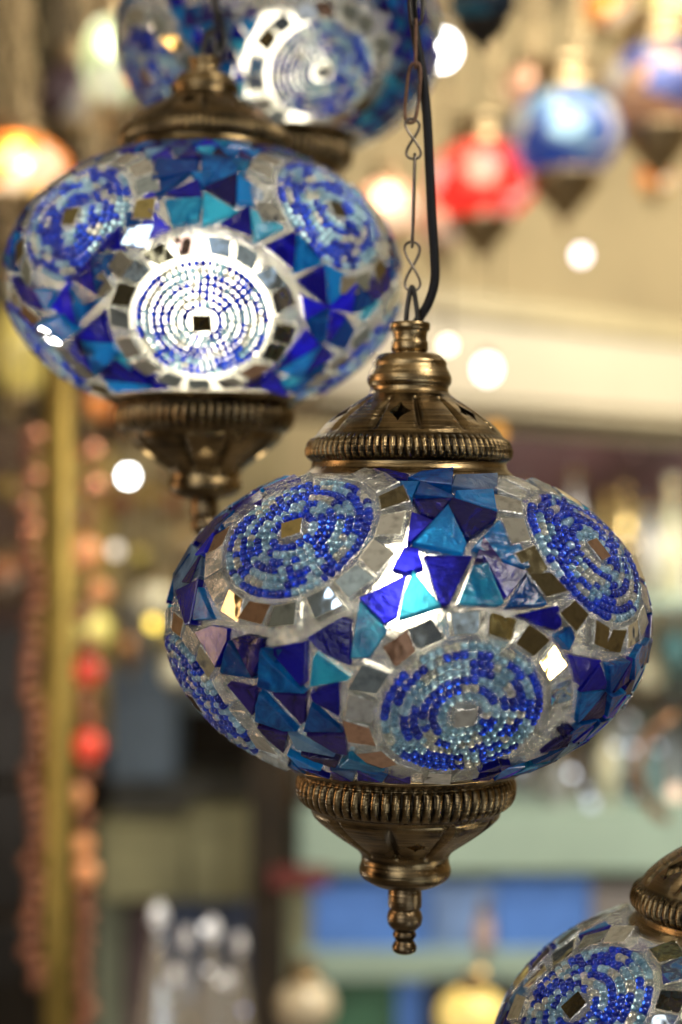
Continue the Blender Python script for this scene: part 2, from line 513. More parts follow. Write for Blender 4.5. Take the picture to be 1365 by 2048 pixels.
ME_BOT = cap_mesh(BOT, 66, (-368, -304), 10, (-462, -376), (-424, 5, math.radians(6), .0044, 13), 'bottom_cap', slant=-.8)

ME_TOP2 = cap_mesh([(r, z if z < 370 else (370 + (z - 370) * .95 if z < 450 else 446 + (z - 450) * .64)) for r, z in TOP], 82, (317, 366), 12, (372, 438), (406, 6, math.radians(-10), .0052, 17), 'top_cap', slant=.9)
def eight_link(mb, p0, p1, w, r, side):
    """an S-shaped twisted wire link with two eyes"""
    p0, p1 = Vector(p0), Vector(p1); ax = (p0 - p1); L = ax.length; ax.normalize(); c = (p0 + p1) / 2
    pts = []
    for i in range(40):
        t = 2 * PI * i / 40
        pts.append(c + ax * (L / 2 * math.cos(t)) + side * (w * math.sin(2 * t) * .9) + ax.cross(side) * (.0009 * math.sin(t)))
    mb.tube(pts, r, 6, True)
def oval_link(mb, p0, p1, w, r, side):
    p0, p1 = Vector(p0), Vector(p1); ax = (p0 - p1); L = ax.length; ax.normalize(); c = (p0 + p1) / 2
    pts = []
    for i in range(28):
        t = 2 * PI * i / 28
        s_ = math.sin(t); c_ = math.cos(t)
        pts.append(c + ax * (L / 2 * math.copysign(abs(c_) ** .7, c_)) + side * (w * math.copysign(abs(s_) ** .6, s_)))
    mb.tube(pts, r, 6, True)

RINGS = ['mbbmrmbdbm', 'gbmmbmrmbdbg', 'mbgdmbmk', 'mrmbbmgm']
def make_lamp(label, ctr, cpx, medpix, traced, hidden, seed, bulb, tilt=(0, 0, 0), bz=.012, bs=.88, topme=None, rings=None, hidden_meds=(), cord='front', bulb_col=(1, .89, .68)):
    root = empty('mosaic_pendant_lamp', ctr, label, 'lamp', 'blue mosaic globe lamps on chains', tilt)
    ztop, zbot = .0590, -.0580
    # clear inner globe
    g = MB(); prof = []
    for i in range(61):
        be = math.radians(-66 + 132 * i / 60); prof.append((A * math.cos(be), B * math.sin(be)))
    vs = []; n = 96
    for (r, z) in prof:
        for i in range(n):
            t = 2 * PI * i / n; vs.append((r * math.sin(t), -r * math.cos(t), z))
    fs = [(j * n + i, j * n + (i + 1) % n, (j + 1) * n + (i + 1) % n, (j + 1) * n + i) for j in range(60) for i in range(n)]
    g.add(vs, fs)
    globe = g.build('globe', M_GLUE, root)
    meds = [pix_to_surf(x, y, ctr, cpx) for x, y in medpix] + [ang(math.radians(t), math.radians(b)) for t, b in hidden_meds]
    make_mosaic(meds, traced, ctr, cpx, seed, globe, hidden, ztop, zbot, RINGS, rings)
    for i, c in enumerate(meds): make_medallion(c, seed * 31 + i, globe, .0635)
    for me in (topme or ME_TOP, ME_BOT):
        o = bpy.data.objects.new('bottom_cap' if me is ME_BOT else 'top_cap', me); col.objects.link(o); o.parent = root
    f = MB(); f.lathe([(r * S, z * S) for r, z in smooth_prof(FIN, 1, .2)], 40); f.build('finial', M_BRASSD, root)
    b = MB(); bp = [(0, -.018), (.008, -.0165), (.0135, -.010), (.015, -.002), (.0135, .006), (.009, .014), (.0065, .020), (.0065, .024), (0, .024)]
    b.lathe([(r * bs, z * bs) for r, z in (bp if bs < 1 else [(.015 * math.sin(PI * i / 12), -.018 + .032 * (1 - math.cos(PI * i / 12)) / 2) for i in range(13)])], 24, (0, 0, bz)); b.build('bulb', emit('lamp_bulb_glow', bulb_col, bulb), root)
    s = MB(); s.lathe([(0, .038), (.011, .038), (.012, .042), (.012, .075), (.008, .085), (0, .085)], 24); s.build('socket', M_SOCK, root)
    ln = MB(); ln.lathe([(.028, .064), (.025, .076), (.016, .084), (.011, .088)], 40); ln.build('dark_blocker_cone', M_IRON, root)  # unseen dark cone added inside the cap so its star holes look shaded
    return root

# ---- traced coloured tiles (photo pixels)
def tr(ox, oy, sc_, items): return [(t, [(ox + x / sc_, oy + y / sc_) for x, y in q]) for t, q in items]
MAIN = tr(800, 620, 2.73, [
 ('C', [(45,945),(110,918),(280,915),(270,1000),(100,965)]), ('S', [(275,990),(290,935),(510,932),(515,1010),(430,1012)]),
 ('N', [(-150,905),(-90,900),(40,925),(20,960),(-60,940)]),
 ('C', [(0,965),(95,965),(60,1045),(30,1020)]), ('C', [(75,1045),(105,970),(285,1035),(275,1048)]),
 ('N', [(68,1052),(270,1048),(185,1165),(110,1130)]), ('N', [(255,1105),(275,1065),(508,1135),(505,1165),(365,1262),(345,1245)]),
 ('C', [(300,1020),(490,1015),(510,1128),(330,1065)]), ('N', [(60,1125),(175,1170),(55,1290),(35,1290)]),
 ('C', [(250,1105),(350,1290),(330,1345),(75,1290)]), ('C', [(395,1310),(525,1172),(590,1190),(690,1410),(660,1425)]),
 ('B', [(130,1360),(380,1365),(260,1615),(210,1610)]), ('B', [(440,1360),(675,1435),(570,1570)]),
 ('T', [(390,1410),(465,1395),(555,1595),(530,1610),(320,1600)]), ('C', [(690,1440),(785,1605),(570,1625)]),
 ('B', [(-40,1420),(20,1310),(95,1320),(125,1415),(30,1440)]), ('T', [(70,1440),(212,1622),(75,1668),(-5,1695),(20,1560)]),
]) + tr(320, 1200, 2.73, [
 ('B', [(1098,0),(1345,-125),(1330,-60),(1295,90),(1230,130)]), ('T', [(1100,20),(1240,160),(1150,305),(1055,310),(1085,90)]),
 ('B', [(820,210),(1000,100),(1050,115),(1045,350),(900,290)]), ('T', [(870,290),(1045,410),(1030,430),(835,465),(850,320)]),
 ('N', [(640,265),(810,230),(810,440),(790,460),(640,300)]), ('N', [(840,500),(985,445),(985,615),(850,540)]),
 ('C', [(585,270),(805,490),(650,490),(560,460)]), ('N', [(415,220),(500,195),(585,215),(560,330),(530,420)]),
 ('C', [(395,230),(535,425),(350,400),(370,290)]), ('P', [(640,505),(810,510),(805,650),(790,660)]),
 ('C', [(575,490),(765,690),(700,690),(550,640),(550,560)]), ('C', [(845,550),(1005,700),(800,700)]),
 ('P', [(400,455),(540,480),(545,530),(530,610)]), ('N', [(220,185),(300,150),(385,165),(380,230),(335,365)]),
 ('N', [(120,-30),(235,-90),(205,140),(180,150)]), ('C', [(205,120),(245,-50),(305,110)]),
 ('S', [(95,-114),(200,-274),(240,-214),(235,-114),(110,6)]), ('P', [(205,-304),(300,-395),(380,-444),(270,-274)]),
 ('P', [(400,-460),(560,-560),(575,-520),(440,-450)]), ('N', [(575,-580),(740,-650),(770,-625),(590,-570)]),
 ('P', [(560,670),(715,705),(700,800),(620,740)]), ('S', [(720,705),(960,830),(760,800)]),
 ('P', [(820,715),(1020,710),(1030,830),(960,815)]), ('P', [(790,820),(990,850),(970,895),(860,860)]),
 ('T', [(1000,880),(1050,830),(1235,890),(1200,900)]), ('C', [(720,820),(900,890),(780,880)]),
]) + tr(800, 1200, 2.73, [
 ('B', [(635,80),(840,30),(860,130),(830,160),(735,120)]), ('C', [(835,190),(905,140),(925,200),(895,260)]),
 ('k', [(920,165),(965,200),(955,235),(928,215)]), ('N', [(920,290),(1065,310),(960,440)]),
 ('N', [(1068,330),(1115,430),(1110,465),(975,480)]), ('C', [(1115,335),(1220,310),(1125,480)]),
 ('N', [(1240,300),(1225,420),(1145,480)]), ('C', [(1290,230),(1330,250),(1245,410),(1250,300)]),
 ('C', [(975,492),(1108,478),(985,620),(955,640)]), ('P', [(1115,490),(1100,600),(1075,620),(975,635)]),
 ('C', [(1125,490),(1200,465),(1110,600)]), ('C', [(975,650),(1055,625),(900,760),(925,690)]),
 ('N', [(870,665),(930,670),(900,690),(860,700)]), ('P', [(765,800),(930,695),(900,760)]),
 ('N', [(430,900),(540,865),(600,870),(560,900)]), ('k', [(590,888),(720,832),(800,803),(690,855)]),
])
LEFT = tr(0, 300, 2.275, [
 ('C', [(720,60),(900,60),(890,110),(700,160)]), ('C', [(920,40),(1090,60),(1060,120),(925,170)]), ('N', [(930,180),(1075,120),(1070,260)]),
 ('C', [(705,170),(855,130),(720,230)]), ('N', [(760,210),(905,150),(920,230)]), ('T', [(755,240),(920,232),(900,330),(790,350)]),
 ('T', [(930,205),(1080,290),(925,350)]), ('C', [(1080,130),(1190,200),(1185,260),(1080,245)]), ('B', [(640,285),(690,165),(720,260)]),
 ('C', [(580,295),(665,290),(590,435)]), ('B', [(690,280),(775,360),(610,440)]), ('B', [(460,455),(560,355),(570,460)]),
 ('C', [(425,480),(555,480),(510,580),(455,640)]), ('B', [(425,500),(455,650),(350,590)]), ('C', [(330,620),(470,670),(355,790)]),
 ('B', [(245,710),(325,595),(360,790)]), ('C', [(175,630),(265,640),(230,720)]), ('N', [(80,575),(180,640),(210,720),(120,690)]),
 ('C', [(185,780),(300,740),(365,810),(290,860)]), ('B', [(480,730),(520,865),(340,855)]), ('B', [(305,905),(360,860),(440,1010)]),
 ('C', [(385,860),(520,872),(540,920),(450,1000)]), ('B', [(540,940),(700,1045),(470,1030)]), ('C', [(490,1035),(690,1055),(520,1085)]),
 ('B', [(1000,345),(1130,265),(1140,400)]), ('T', [(1130,275),(1280,360),(1160,420)]), ('B', [(1200,440),(1335,375),(1325,540)]),
]) + tr(400, 0, 2.73, [
 ('C', [(525,1290),(650,1440),(510,1490)]), ('B', [(525,1540),(665,1455),(675,1655)]), ('C', [(680,1450),(830,1530),(700,1650)]),
 ('B', [(690,1670),(830,1540),(810,1700)]), ('C', [(845,1550),(930,1640),(820,1700)]), ('B', [(550,1610),(680,1670),(570,1740)]),
 ('C', [(570,1745),(690,1680),(670,1850),(640,1860)]), ('B', [(700,1685),(785,1720),(690,1850)]), ('C', [(790,1730),(830,1790),(780,1890),(680,1860)]),
 ('N', [(890,1560),(1020,1460),(1030,1580),(930,1650)]),
]) + tr(320, 620, 2.73, [
 ('B', [(800,110),(860,180),(630,300)]), ('C', [(640,305),(870,188),(760,350)]), ('B', [(510,395),(620,320),(690,430)]), ('B', [(870,195),(940,240),(780,335)]),
 ('C', [(700,430),(780,350),(900,290),(800,440)]),
])

def centre(px, py, d): return P(px, py, d)
c1 = centre(815, 1241, .667)
main = make_lamp('large sharply focused blue mosaic globe lamp in the centre, on a chain and black cord', c1, (815, 1241),
    [(588, 1070), (930, 1424), (1186, 1104), (398, 1402)], MAIN, True, 3, 62, (0, math.radians(.5), 0), .012,
    rings=['mdkkmkkkrkkdrbbbm', 'mgdgbbrbmrrkmkkkk', 'kkmkkkmmdddddmkkm', 'kmkrkkgmkmkkbkkmk'],
    hidden_meds=[(150, 27), (-120, 27), (105, -27), (195, -27)])
c2 = centre(410, 562, .812)
lamp2 = make_lamp('brightly lit blue mosaic globe lamp at the left, behind and above the sharp one', c2, (410, 562),
    [(405, 640), (148, 440), (668, 425), (80, 700), (745, 710)], LEFT, True, 5, 24, (0, 0, 0), -.010, 2.3, ME_TOP2,
    hidden_meds=[(135, 27), (-135, 27), (180, -27)])
c3 = centre(558, 88, .985)
lamp3 = make_lamp('blurred lit blue mosaic globe lamp cut off by the top edge, behind the left lamp', c3, (558, 88),
    [(645, 140), (300, 150)], [], False, 9, 9, (0, 0, 0), -.012, 2.2,
    hidden_meds=[(-10, 30), (80, 30), (-100, 30), (170, 30), (110, -27), (-160, -27)])
c4 = centre(1478, 2150, .645)
lamp4 = make_lamp('blue mosaic globe lamp cut off by the bottom right corner', c4, (1478, 2150),
    [(1158, 2020)], [], False, 13, 45,
    hidden_meds=[(55, 27), (150, 27), (-125, 27), (10, -27), (100, -27), (190, -27), (-80, -27)])

# ---- suspension of the lamps: (children of each lamp, in its own space)
SX = Vector((1, 0, 0)); SY = Vector((0, 1, 0))
def loc_px(ctr, px, py, dd=0):
    return P(px, py, ctr.y + dd) - ctr
def clasp(root, ctr, x, y0, y1, w, s=1.0):
    mb = MB(); a = loc_px(ctr, x, y0); b = loc_px(ctr, x, y1)
    pts = [b + SX * -w * 1.0, a * .35 + b * .65 + SX * -w * .9, a + SX * -w * .35 - (a - b) * .12, a, a + SX * w * .35 - (a - b) * .12, a * .35 + b * .65 + SX * w * .9, b + SX * w]
    pp = []
    for i in range(len(pts) - 1):
        for k in range(5): pp.append(pts[i].lerp(pts[i + 1], k / 5))
    pp.append(pts[-1])
    for _ in range(3): pp = [pp[0]] + [(pp[i - 1] + pp[i] * 2 + pp[i + 1]) / 4 for i in range(1, len(pp) - 1)] + [pp[-1]]
    mb.tube(pp, .00115 * s, 8); mb.build('hanging_clasp', M_IRON, root)
def cordmesh(root, ctr, pts, r, dd=0):
    q = [loc_px(ctr, x, y, dd) for x, y in pts]; out = []
    for i in range(len(q) - 1):
        p0 = q[max(i - 1, 0)]; p1 = q[i]; p2 = q[i + 1]; p3 = q[min(i + 2, len(q) - 1)]
        for k in range(8):
            t = k / 8
            out.append(.5 * ((2 * p1) + (p2 - p0) * t + (2 * p0 - 5 * p1 + 4 * p2 - p3) * t * t + (3 * p1 - p0 - 3 * p2 + p3) * t ** 3))
    out.append(q[-1])
    mb = MB(); mb.tube(out, r, 12); return mb.build('power_cord', M_CORD, root)

clasp(main, c1, 819, 572, 655, .0026)
def links(root, ctr, seq, wire=.00062):
    mats = dict(w=M_WIRE, r=M_RUST, i=M_IRON)
    for kind, x0, y0, x1, y1, w, m in seq:
        mb = MB(); p0 = loc_px(ctr, x0, y0); p1 = loc_px(ctr, x1, y1)
        if kind == 'e': eight_link(mb, p0, p1, w, wire, SX)
        elif kind == 'o': oval_link(mb, p0, p1, w, wire * 1.25, SX)
        else: oval_link(mb, p0, p1, w, wire * 1.15, SY)
        mb.build('chain_link', mats[m], root)
links(main, c1, [('e', 818, 484, 820, 582, .0036, 'w'), ('s', 822, 308, 818, 494, .0022, 'w'), ('e', 816, 238, 820, 318, .0034, 'w'),
                 ('o', 822, 126, 812, 246, .0028, 'r'), ('s', 822, 40, 822, 136, .0024, 'r'), ('o', 820, -60, 824, 50, .0026, 'i'), ('e', 820, -170, 820, -50, .0034, 'w'), ('s', 820, -400, 820, -160, .0022, 'w')])
cordmesh(main, c1, [(822, 665), (832, 640), (852, 605), (864, 560), (862, 500), (857, 430), (852, 340), (846, 240), (836, 150), (820, 60), (813, -20), (815, -200), (822, -400)], .0021, .004)
clasp(lamp2, c2, 420, 60, 125, .0035, 1.3)
links(lamp2, c2, [('o', 430, 58, 424, 128, .0058, 'i'), ('s', 430, -20, 430, 68, .0026, 'i'), ('e', 430, -120, 430, -10, .003, 'i')])
cordmesh(lamp2, c2, [(412, 120), (440, 95), (446, 60), (434, 20), (430, -40), (430, -250)], .0019, .003)
cordmesh(lamp3, c3, [(558, -310), (560, -400), (558, -600)], .0018)
links(lamp3, c3, [('e', 552, -400, 552, -300, .003, 'w')])
clasp(lamp4, c4, 1478, 1470, 1555, .0026)
links(lamp4, c4, [('e', 1478, 1385, 1478, 1480, .0036, 'w'), ('s', 1478, 1200, 1478, 1395, .0022, 'w'), ('s', 1478, 1000, 1478, 1210, .0022, 'w')])
cordmesh(lamp4, c4, [(1478, 1560), (1500, 1500), (1510, 1400), (1500, 1200), (1500, 1000)], .0021, .004)

def chain_up(root, ctr, px, py):
    p = loc_px(ctr, px, py); top = 3.06 - ctr.z; mb = MB(); z = p.z; k = 0
    while z < top:
        oval_link(mb, (p.x, p.y, z + .034), (p.x, p.y, z), .0028, .0008, SX if k % 2 else SY); z += .0315; k += 1
    mb.build('upper_chain', M_WIRE, root)
    q = MB(); q.tube([(p.x + .006, p.y + .004, p.z), (p.x + .004, p.y + .004, (p.z + top) / 2), (p.x + .006, p.y + .004, top + .03)], .0021, 10); q.build('upper_cord', M_CORD, root)
chain_up(main, c1, 820, -395); chain_up(lamp2, c2, 430, -115); chain_up(lamp3, c3, 552, -395); chain_up(lamp4, c4, 1478, 1003)
#BG0
# ------------------------------------------------------------------ the shop behind
DS = 1.3
def Q(px, py, d): return P(px, py, d * DS)
def wpx(px, d): return px * K * d * DS
def slab(name, mat_, x0, y0, x1, y1, d, depth, parent=None, mb=None, rnd=0):
    """an upright box whose front face spans the given pixels at distance d"""
    a = Q(x0, y1, d); b = Q(x1, y0, d)
    m = mb or MB(); m.box(((a.x + b.x) / 2, d * DS + depth / 2, (a.z + b.z) / 2), (b.x - a.x, depth, b.z - a.z), 0)
    if mb: return None
    return m.build(name, mat_, parent, smooth=False)

def shop(name, x, y, z, sx, sy, sz, mat_, kind=True):
    m = MB(); m.box((x, y, z), (sx, sy, sz)); o = m.build(name, mat_, None, False)
    return struct(o)
M_WALL = simple('ochre_plaster', (.52, .415, .23), .8, 0, .12, 3)
M_DARKW = simple('dark_wood', (.020, .013, .006), .85, 0, .5, 6)
shop('back_wall', 0, 4.75, 1.5, 7, .1, 3.2, M_WALL)
shop('ceiling', 0, 1.1, 3.15, 7, 7.4, .1, simple('cream_ceiling', (.62, .56, .42), .8, 0, .08, 2))
shop('floor', 0, 1.1, -.05, 7, 7.4, .1, simple('stone_floor', (.22, .20, .17), .4, 0, .3, 3))
shop('side_wall', -3.45, 1.1, 1.5, .1, 7.2, 3.2, M_WALL)
shop('side_wall', 3.45, 1.1, 1.5, .1, 7.2, 3.2, M_WALL)

G_CACHE = {}
def gm(c, rough=.12, em=0, ec=None, trans=.0, var=.5, scale=28, metal=0):
    k = (c, rough, em, ec, trans, var, scale, metal)
    if k not in G_CACHE: G_CACHE[k] = simple('glazed_%d' % len(G_CACHE), c, rough, metal, var, scale, 0, em, ec, trans, .3)
    return G_CACHE[k]
M_GOLD = simple('polished_brass', (.62, .46, .20), .2, 1, .25, 30)
M_OLDB = simple('dull_brass', (.36, .27, .15), .35, 1, .4, 30)

def patch_globe(c1_, c2_, em, name):
    """coloured mosaic glass of a far lamp: cells of two colours"""
    m, nt, out = new_mat(name)
    tc = nt.nodes.new('ShaderNodeTexCoord'); v = nt.nodes.new('ShaderNodeTexVoronoi'); v.inputs['Scale'].default_value = 26
    link(nt, tc.outputs['Object'], v.inputs['Vector'])
    sp = nt.nodes.new('ShaderNodeSeparateColor'); link(nt, v.outputs['Color'], sp.inputs[0])
    r = ramp(nt, sp.outputs[0], [(.0, c1_), (.5, c1_), (.52, c2_), (.8, c2_), (.82, (.7, .7, .65))])
    b = nt.nodes.new('ShaderNodeBsdfPrincipled'); link(nt, r.outputs[0], b.inputs['Base Color']); b.inputs['Roughness'].default_value = .1
    b.inputs['Coat Weight'].default_value = .5
    t = nt.nodes.new('ShaderNodeBsdfTranslucent'); link(nt, r.outputs[0], t.inputs[0])
    mx = nt.nodes.new('ShaderNodeMixShader'); mx.inputs[0].default_value = .45
    link(nt, b.outputs[0], mx.inputs[1]); link(nt, t.outputs[0], mx.inputs[2])
    tp = nt.nodes.new('ShaderNodeBsdfTransparent'); link(nt, r.outputs[0], tp.inputs[0])
    m2 = nt.nodes.new('ShaderNodeMixShader'); m2.inputs[0].default_value = .35
    link(nt, mx.outputs[0], m2.inputs[1]); link(nt, tp.outputs[0], m2.inputs[2]); link(nt, m2.outputs[0], out.inputs[0])
    return m

def far_lamp(label, px, py, d, w, h, m, bulb=0, cap=M_OLDB, capw=.5, drop=1.0, grp='coloured mosaic lamps hanging at the back', topw=None, chains=3, tipbulb=None, bulbc=(1, .85, .6), topcap=M_OLDB):
    """bowl or globe lamp seen as w x h pixels at distance d, centred on its globe"""
    c = Q(px, py, d); s = K * d * DS; W = w * s / 2; H = h * s / 2
    root = empty('mosaic_pendant_lamp', c, label, 'lamp', grp)
    gl = MB(); gl.lathe([(W * math.cos(t), H * math.sin(t)) for t in [math.radians(-62 + 124 * i / 20) for i in range(21)]][::1], 32)
    gl.f = [f for f in gl.f if len(f) == 4]; gl.m = [0] * len(gl.f)
    gl.build('globe', m, root)
    r = W * capw
    t = MB(); tw = W * (topw or capw)
    t.lathe(smooth_prof([(tw, H * .84), (tw * 1.12, H * .92), (tw * 1.08, H * 1.05), (tw * .8, H * 1.2), (tw * .95, H * 1.42), (tw * .9, H * 1.55), (tw * .3, H * 1.62), (0.002, H * 1.7), (.002, H * 1.75)]), 28)
    t.build('top_cap', topcap, root)
    b = MB(); L = drop * H
    b.lathe(smooth_prof([(r, -H * .84), (r * 1.12, -H * .9), (r * 1.02, -H * 1.05), (r * .75, -H - L * .35), (r * .34, -H - L * .62), (r * .3, -H - L * .7), (r * .14, -H - L * .8), (r * .16, -H - L), (0.0005, -H - L * 1.08)]), 28)
    b.build('bottom_cap', cap, root)
    if chains:
        for k in range(chains):
            ch = MB(); a = 2 * PI * k / chains + .6; up = 2.95 - c.z
            p0 = Vector((tw * .9 * math.sin(a), tw * .9 * math.cos(a), H * 1.45)) if chains > 1 else Vector((0, 0, H * 1.7)); p1 = Vector((0, 0, up))
            n = int((p1 - p0).length / .03)
            for i in range(n):
                q0 = p0.lerp(p1, i / n); q1 = p0.lerp(p1, (i + 1.12) / n)
                oval_link(ch, q0, q1, .006, .0016, SX if i % 2 else SY)
            ch.build('chain', M_OLDB, root)
    if bulb:
        bb = MB(); rb = min(W, H) * .42
        bb.lathe([(rb * math.sin(t), H * .38 + rb * math.cos(t)) for t in [PI * i / 10 for i in range(11)]], 16)
        bb.build('bulb', emit('far_bulb', bulbc, bulb), root)
    if tipbulb:
        tb = MB(); rb = tipbulb; zz = -H - L * 1.08 - rb
        tb.lathe([(rb * math.sin(t), zz + rb * math.cos(t)) for t in [PI * i / 10 for i in range(11)]], 16)
        tb.build('glass_drop', gm((.9, .8, .8), .08, 2.2, (1, .88, .85)), root)
    return root

def bulb_or_glint(label, px, py, d, r_px, strength, c=(1, .95, .85), grp='small lit bulbs in the shop', name='bulb_or_glint_ball', cord=True):  # a lit bulb; also draws glints as small glowing balls
    p = Q(px, py, d); s = r_px * K * d * DS
    root = empty(name, p, label, 'bulb', grp)
    b = MB(); b.lathe([(s * math.sin(t), s * 1.15 * math.cos(t)) for t in [PI * i / 12 for i in range(13)]], 20); b.build('glow_ball', emit('bulb_or_glint_glow', c, strength), root)
    k = MB(); k.lathe([(s * .5, s * .95), (s * .55, s * 1.6), (s * .2, s * 1.9)], 16); k.build('socket', M_SOCK, root)
    if cord:
        q = MB(); q.tube([(0, 0, s * 1.8), (0, 0, 3.05 - p.z)], .0018, 6); q.build('cord', M_CORD, root)
    return root

# canopy over the back counter: runs away from us towards the right
cv = empty('canopy', Q(1100, 720, 2.5), 'cream canopy fascia sloping across the right side behind the lamps', 'canopy')
def beam(name, m_, quad_px, d0, d1, th):
    (tl, tr_, br, bl) = quad_px
    q = [Q(*tl, d0), Q(*tr_, d1), Q(*br, d1), Q(*bl, d0)]
    dirn = (q[1] - q[0]).cross(q[3] - q[0]).normalized()
    if dirn.y < 0: dirn = -dirn
    q2 = [p + dirn * th for p in q]
    m = MB(); m.add(q + q2, [(0, 1, 2, 3), (7, 6, 5, 4), (0, 4, 5, 1), (1, 5, 6, 2), (2, 6, 7, 3), (3, 7, 4, 0)])
    o = m.build(name, m_, None, False); o.parent = cv; o.matrix_parent_inverse = Matrix.Translation(-cv.location); return o
M_CREAM = simple('cream_board', (.42, .37, .27), .45, 0, .05, 4)
beam('cornice', simple('tan_cornice', (.30, .25, .14), .5, 0, .1, 4), [(640, 540), (1560, 672), (1560, 712), (640, 592)], 2.08, 2.9, .2)
beam('fascia', M_CREAM, [(640, 594), (1560, 714), (1560, 840), (640, 775)], 2.1, 2.92, .14)
beam('lower_rail', simple('tan_rail', (.42, .36, .24), .5, 0, .1, 4), [(640, 776), (1560, 841), (1560, 862), (640, 800)], 2.12, 2.94, .12)
beam('underside', simple('brown_underside', (.30, .25, .17), .6, 0, .1, 4), [(640, 801), (1560, 863), (1560, 900), (640, 836)], 2.2, 3.02, .10)
bulb_or_glint('large white lit lamp glowing against the cream canopy', 975, 738, 2.02, 20, 6, (1, .97, .9), cord=False)
bulb_or_glint('small pale yellow bulb just right of the black cord', 896, 690, 1.9, 9, 9, (1, .93, .65))
bulb_or_glint('orange lit bulb under the cream canopy beside the brass cap', 992, 866, 2.4, 16, 1.6, (1, .45, .08))
bulb_or_glint('pure white bulb under the left lamp', 257, 952, 1.7, 12, 25, (1, 1, .97))
bulb_or_glint('deep yellow bulb left of the sharp lamp', 306, 1246, 1.9, 11, 4.5, (1, .72, .12))
bulb_or_glint('soft white bulb above the deep yellow one', 232, 1100, 1.8, 12, 2.2, (1, .86, .68))
lampw = bulb_or_glint('bright white lit shade at the top, right of the black cord', 885, 100, 1.5, 30, 14, (1, .98, .95), name='lit_lamp_shade')
bulb_or_glint('white glowing drop below the far blue lamp', 1163, 510, 2.0, 13, 6, (1, .88, .86), cord=False)

NAVP = patch_globe((.04, .09, .42), (.28, .46, .66), 0, 'far_blue_mosaic')
REDP = patch_globe((.75, .05, .04), (.62, .10, .07), 0, 'far_red_mosaic')
MIXP = patch_globe((.50, .30, .18), (.10, .13, .36), 0, 'far_mixed_mosaic')
GRNP = patch_globe((.45, .52, .35), (.70, .75, .62), 0, 'far_green_mosaic')
ORGP = patch_globe((.80, .28, .06), (.75, .62, .25), 0, 'far_orange_mosaic')
PNKP = patch_globe((.70, .42, .32), (.75, .62, .55), 0, 'far_pink_mosaic')
far_lamp('red mosaic bowl lamp right of the black cord', 965, 365, 1.85, 215, 165, REDP, 24, drop=1.0, capw=.55, bulbc=(1, .8, .75))
far_lamp('far blue mosaic bowl lamp beside the red one', 1130, 268, 1.80, 225, 185, NAVP, 7, drop=1.05, capw=.62)
far_lamp('red and navy mosaic lamp cut by the right edge', 1318, 175, 1.85, 225, 185, MIXP, 6, drop=1.2, capw=.62)
far_lamp('pale pink mosaic lamp behind the wire chain', 775, 415, 1.95, 125, 110, PNKP, 26, drop=1.0)
far_lamp('peach mosaic lamp low behind the black cord', 880, 450, 2.1, 95, 100, PNKP, 3, drop=1.0)
far_lamp('dark hanging lamp whose black tip shows at the top edge', 965, 8, 1.0, 130, 90, patch_globe((.03, .05, .08), (.05, .2, .3), 0, 'far_dark_mosaic'), 0, M_IRON, .7, 1.1)
far_lamp('pale green mosaic globe at the top left', 222, 125, 1.5, 118, 190, GRNP, 26, drop=.8, bulbc=(1, .95, .75), capw=.4)
far_lamp('glowing orange mosaic lamp at the left edge', 35, 335, 1.45, 210, 130, ORGP, 50, drop=1.1, bulbc=(1, .88, .66))
far_lamp('dim mauve mosaic globe in the upper left', 145, 190, 2.3, 140, 130, patch_globe((.16, .10, .12), (.25, .2, .22), 0, 'far_mauve_mosaic'), 0, drop=.8)
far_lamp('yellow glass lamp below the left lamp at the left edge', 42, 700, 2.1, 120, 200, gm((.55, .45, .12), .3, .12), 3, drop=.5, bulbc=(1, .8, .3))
far_lamp('small orange lamp under the left lamp', 193, 815, 2.1, 64, 60, ORGP, 2.5, drop=.6)
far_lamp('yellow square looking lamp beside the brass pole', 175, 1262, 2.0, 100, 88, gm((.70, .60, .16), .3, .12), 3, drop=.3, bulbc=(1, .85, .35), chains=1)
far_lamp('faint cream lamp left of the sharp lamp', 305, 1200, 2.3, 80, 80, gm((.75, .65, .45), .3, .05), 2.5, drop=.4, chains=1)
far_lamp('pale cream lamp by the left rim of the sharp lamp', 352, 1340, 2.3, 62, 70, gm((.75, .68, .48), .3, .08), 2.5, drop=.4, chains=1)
far_lamp('brassy lamp at the top right corner', 1340, 20, 2.2, 120, 90, gm((.5, .4, .15), .2, 0), 4, drop=.5)
far_lamp('ivory lamp with a wide brass cap between the blue and red lamps', 1065, 175, 2.5, 110, 90, PNKP, 10, drop=.7, capw=.5)
far_lamp('amber lamp near the top edge left of the corner', 1215, 20, 2.6, 110, 84, ORGP, 8, drop=.8, capw=.5)
far_lamp('honey lamp hanging low below the right edge lamp', 1310, 360, 2.5, 70, 64, ORGP, 6, drop=1.0, capw=.5)
far_lamp('dim olive lamp at the far left above the pole', 30, 560, 2.4, 90, 110, gm((.16, .13, .07), .4), 0, drop=.6)

# dark display panelling filling the left side of the back
pan = empty('display_panel', Q(200, 700, 3.2), 'dark wooden display panel behind the left lamps', 'panel')
def child(o, root):
    o.parent = root; o.matrix_parent_inverse = Matrix.Translation(-root.location); return o
child(slab('panel_board', M_DARKW, -420, -300, 560, 2500, 3.3, .05), pan)
for (x0, x1, y0, y1, c) in [(-200, 90, -100, 420, (.06, .045, .012)), (100, 330, -80, 160, (.05, .04, .025)), (230, 560, 800, 1200, (.32, .26, .13)), (-100, 60, 850, 1500, (.06, .028, .02)), (60, 230, 900, 1500, (.42, .30, .08)), (240, 470, 1200, 1420, (.20, .23, .24))]:
    child(slab('inset_panel', simple('inset_' + str(x0 + 900), c, .6, 0, .35, 5), x0, y0, x1, y1, 3.24, .05), pan)

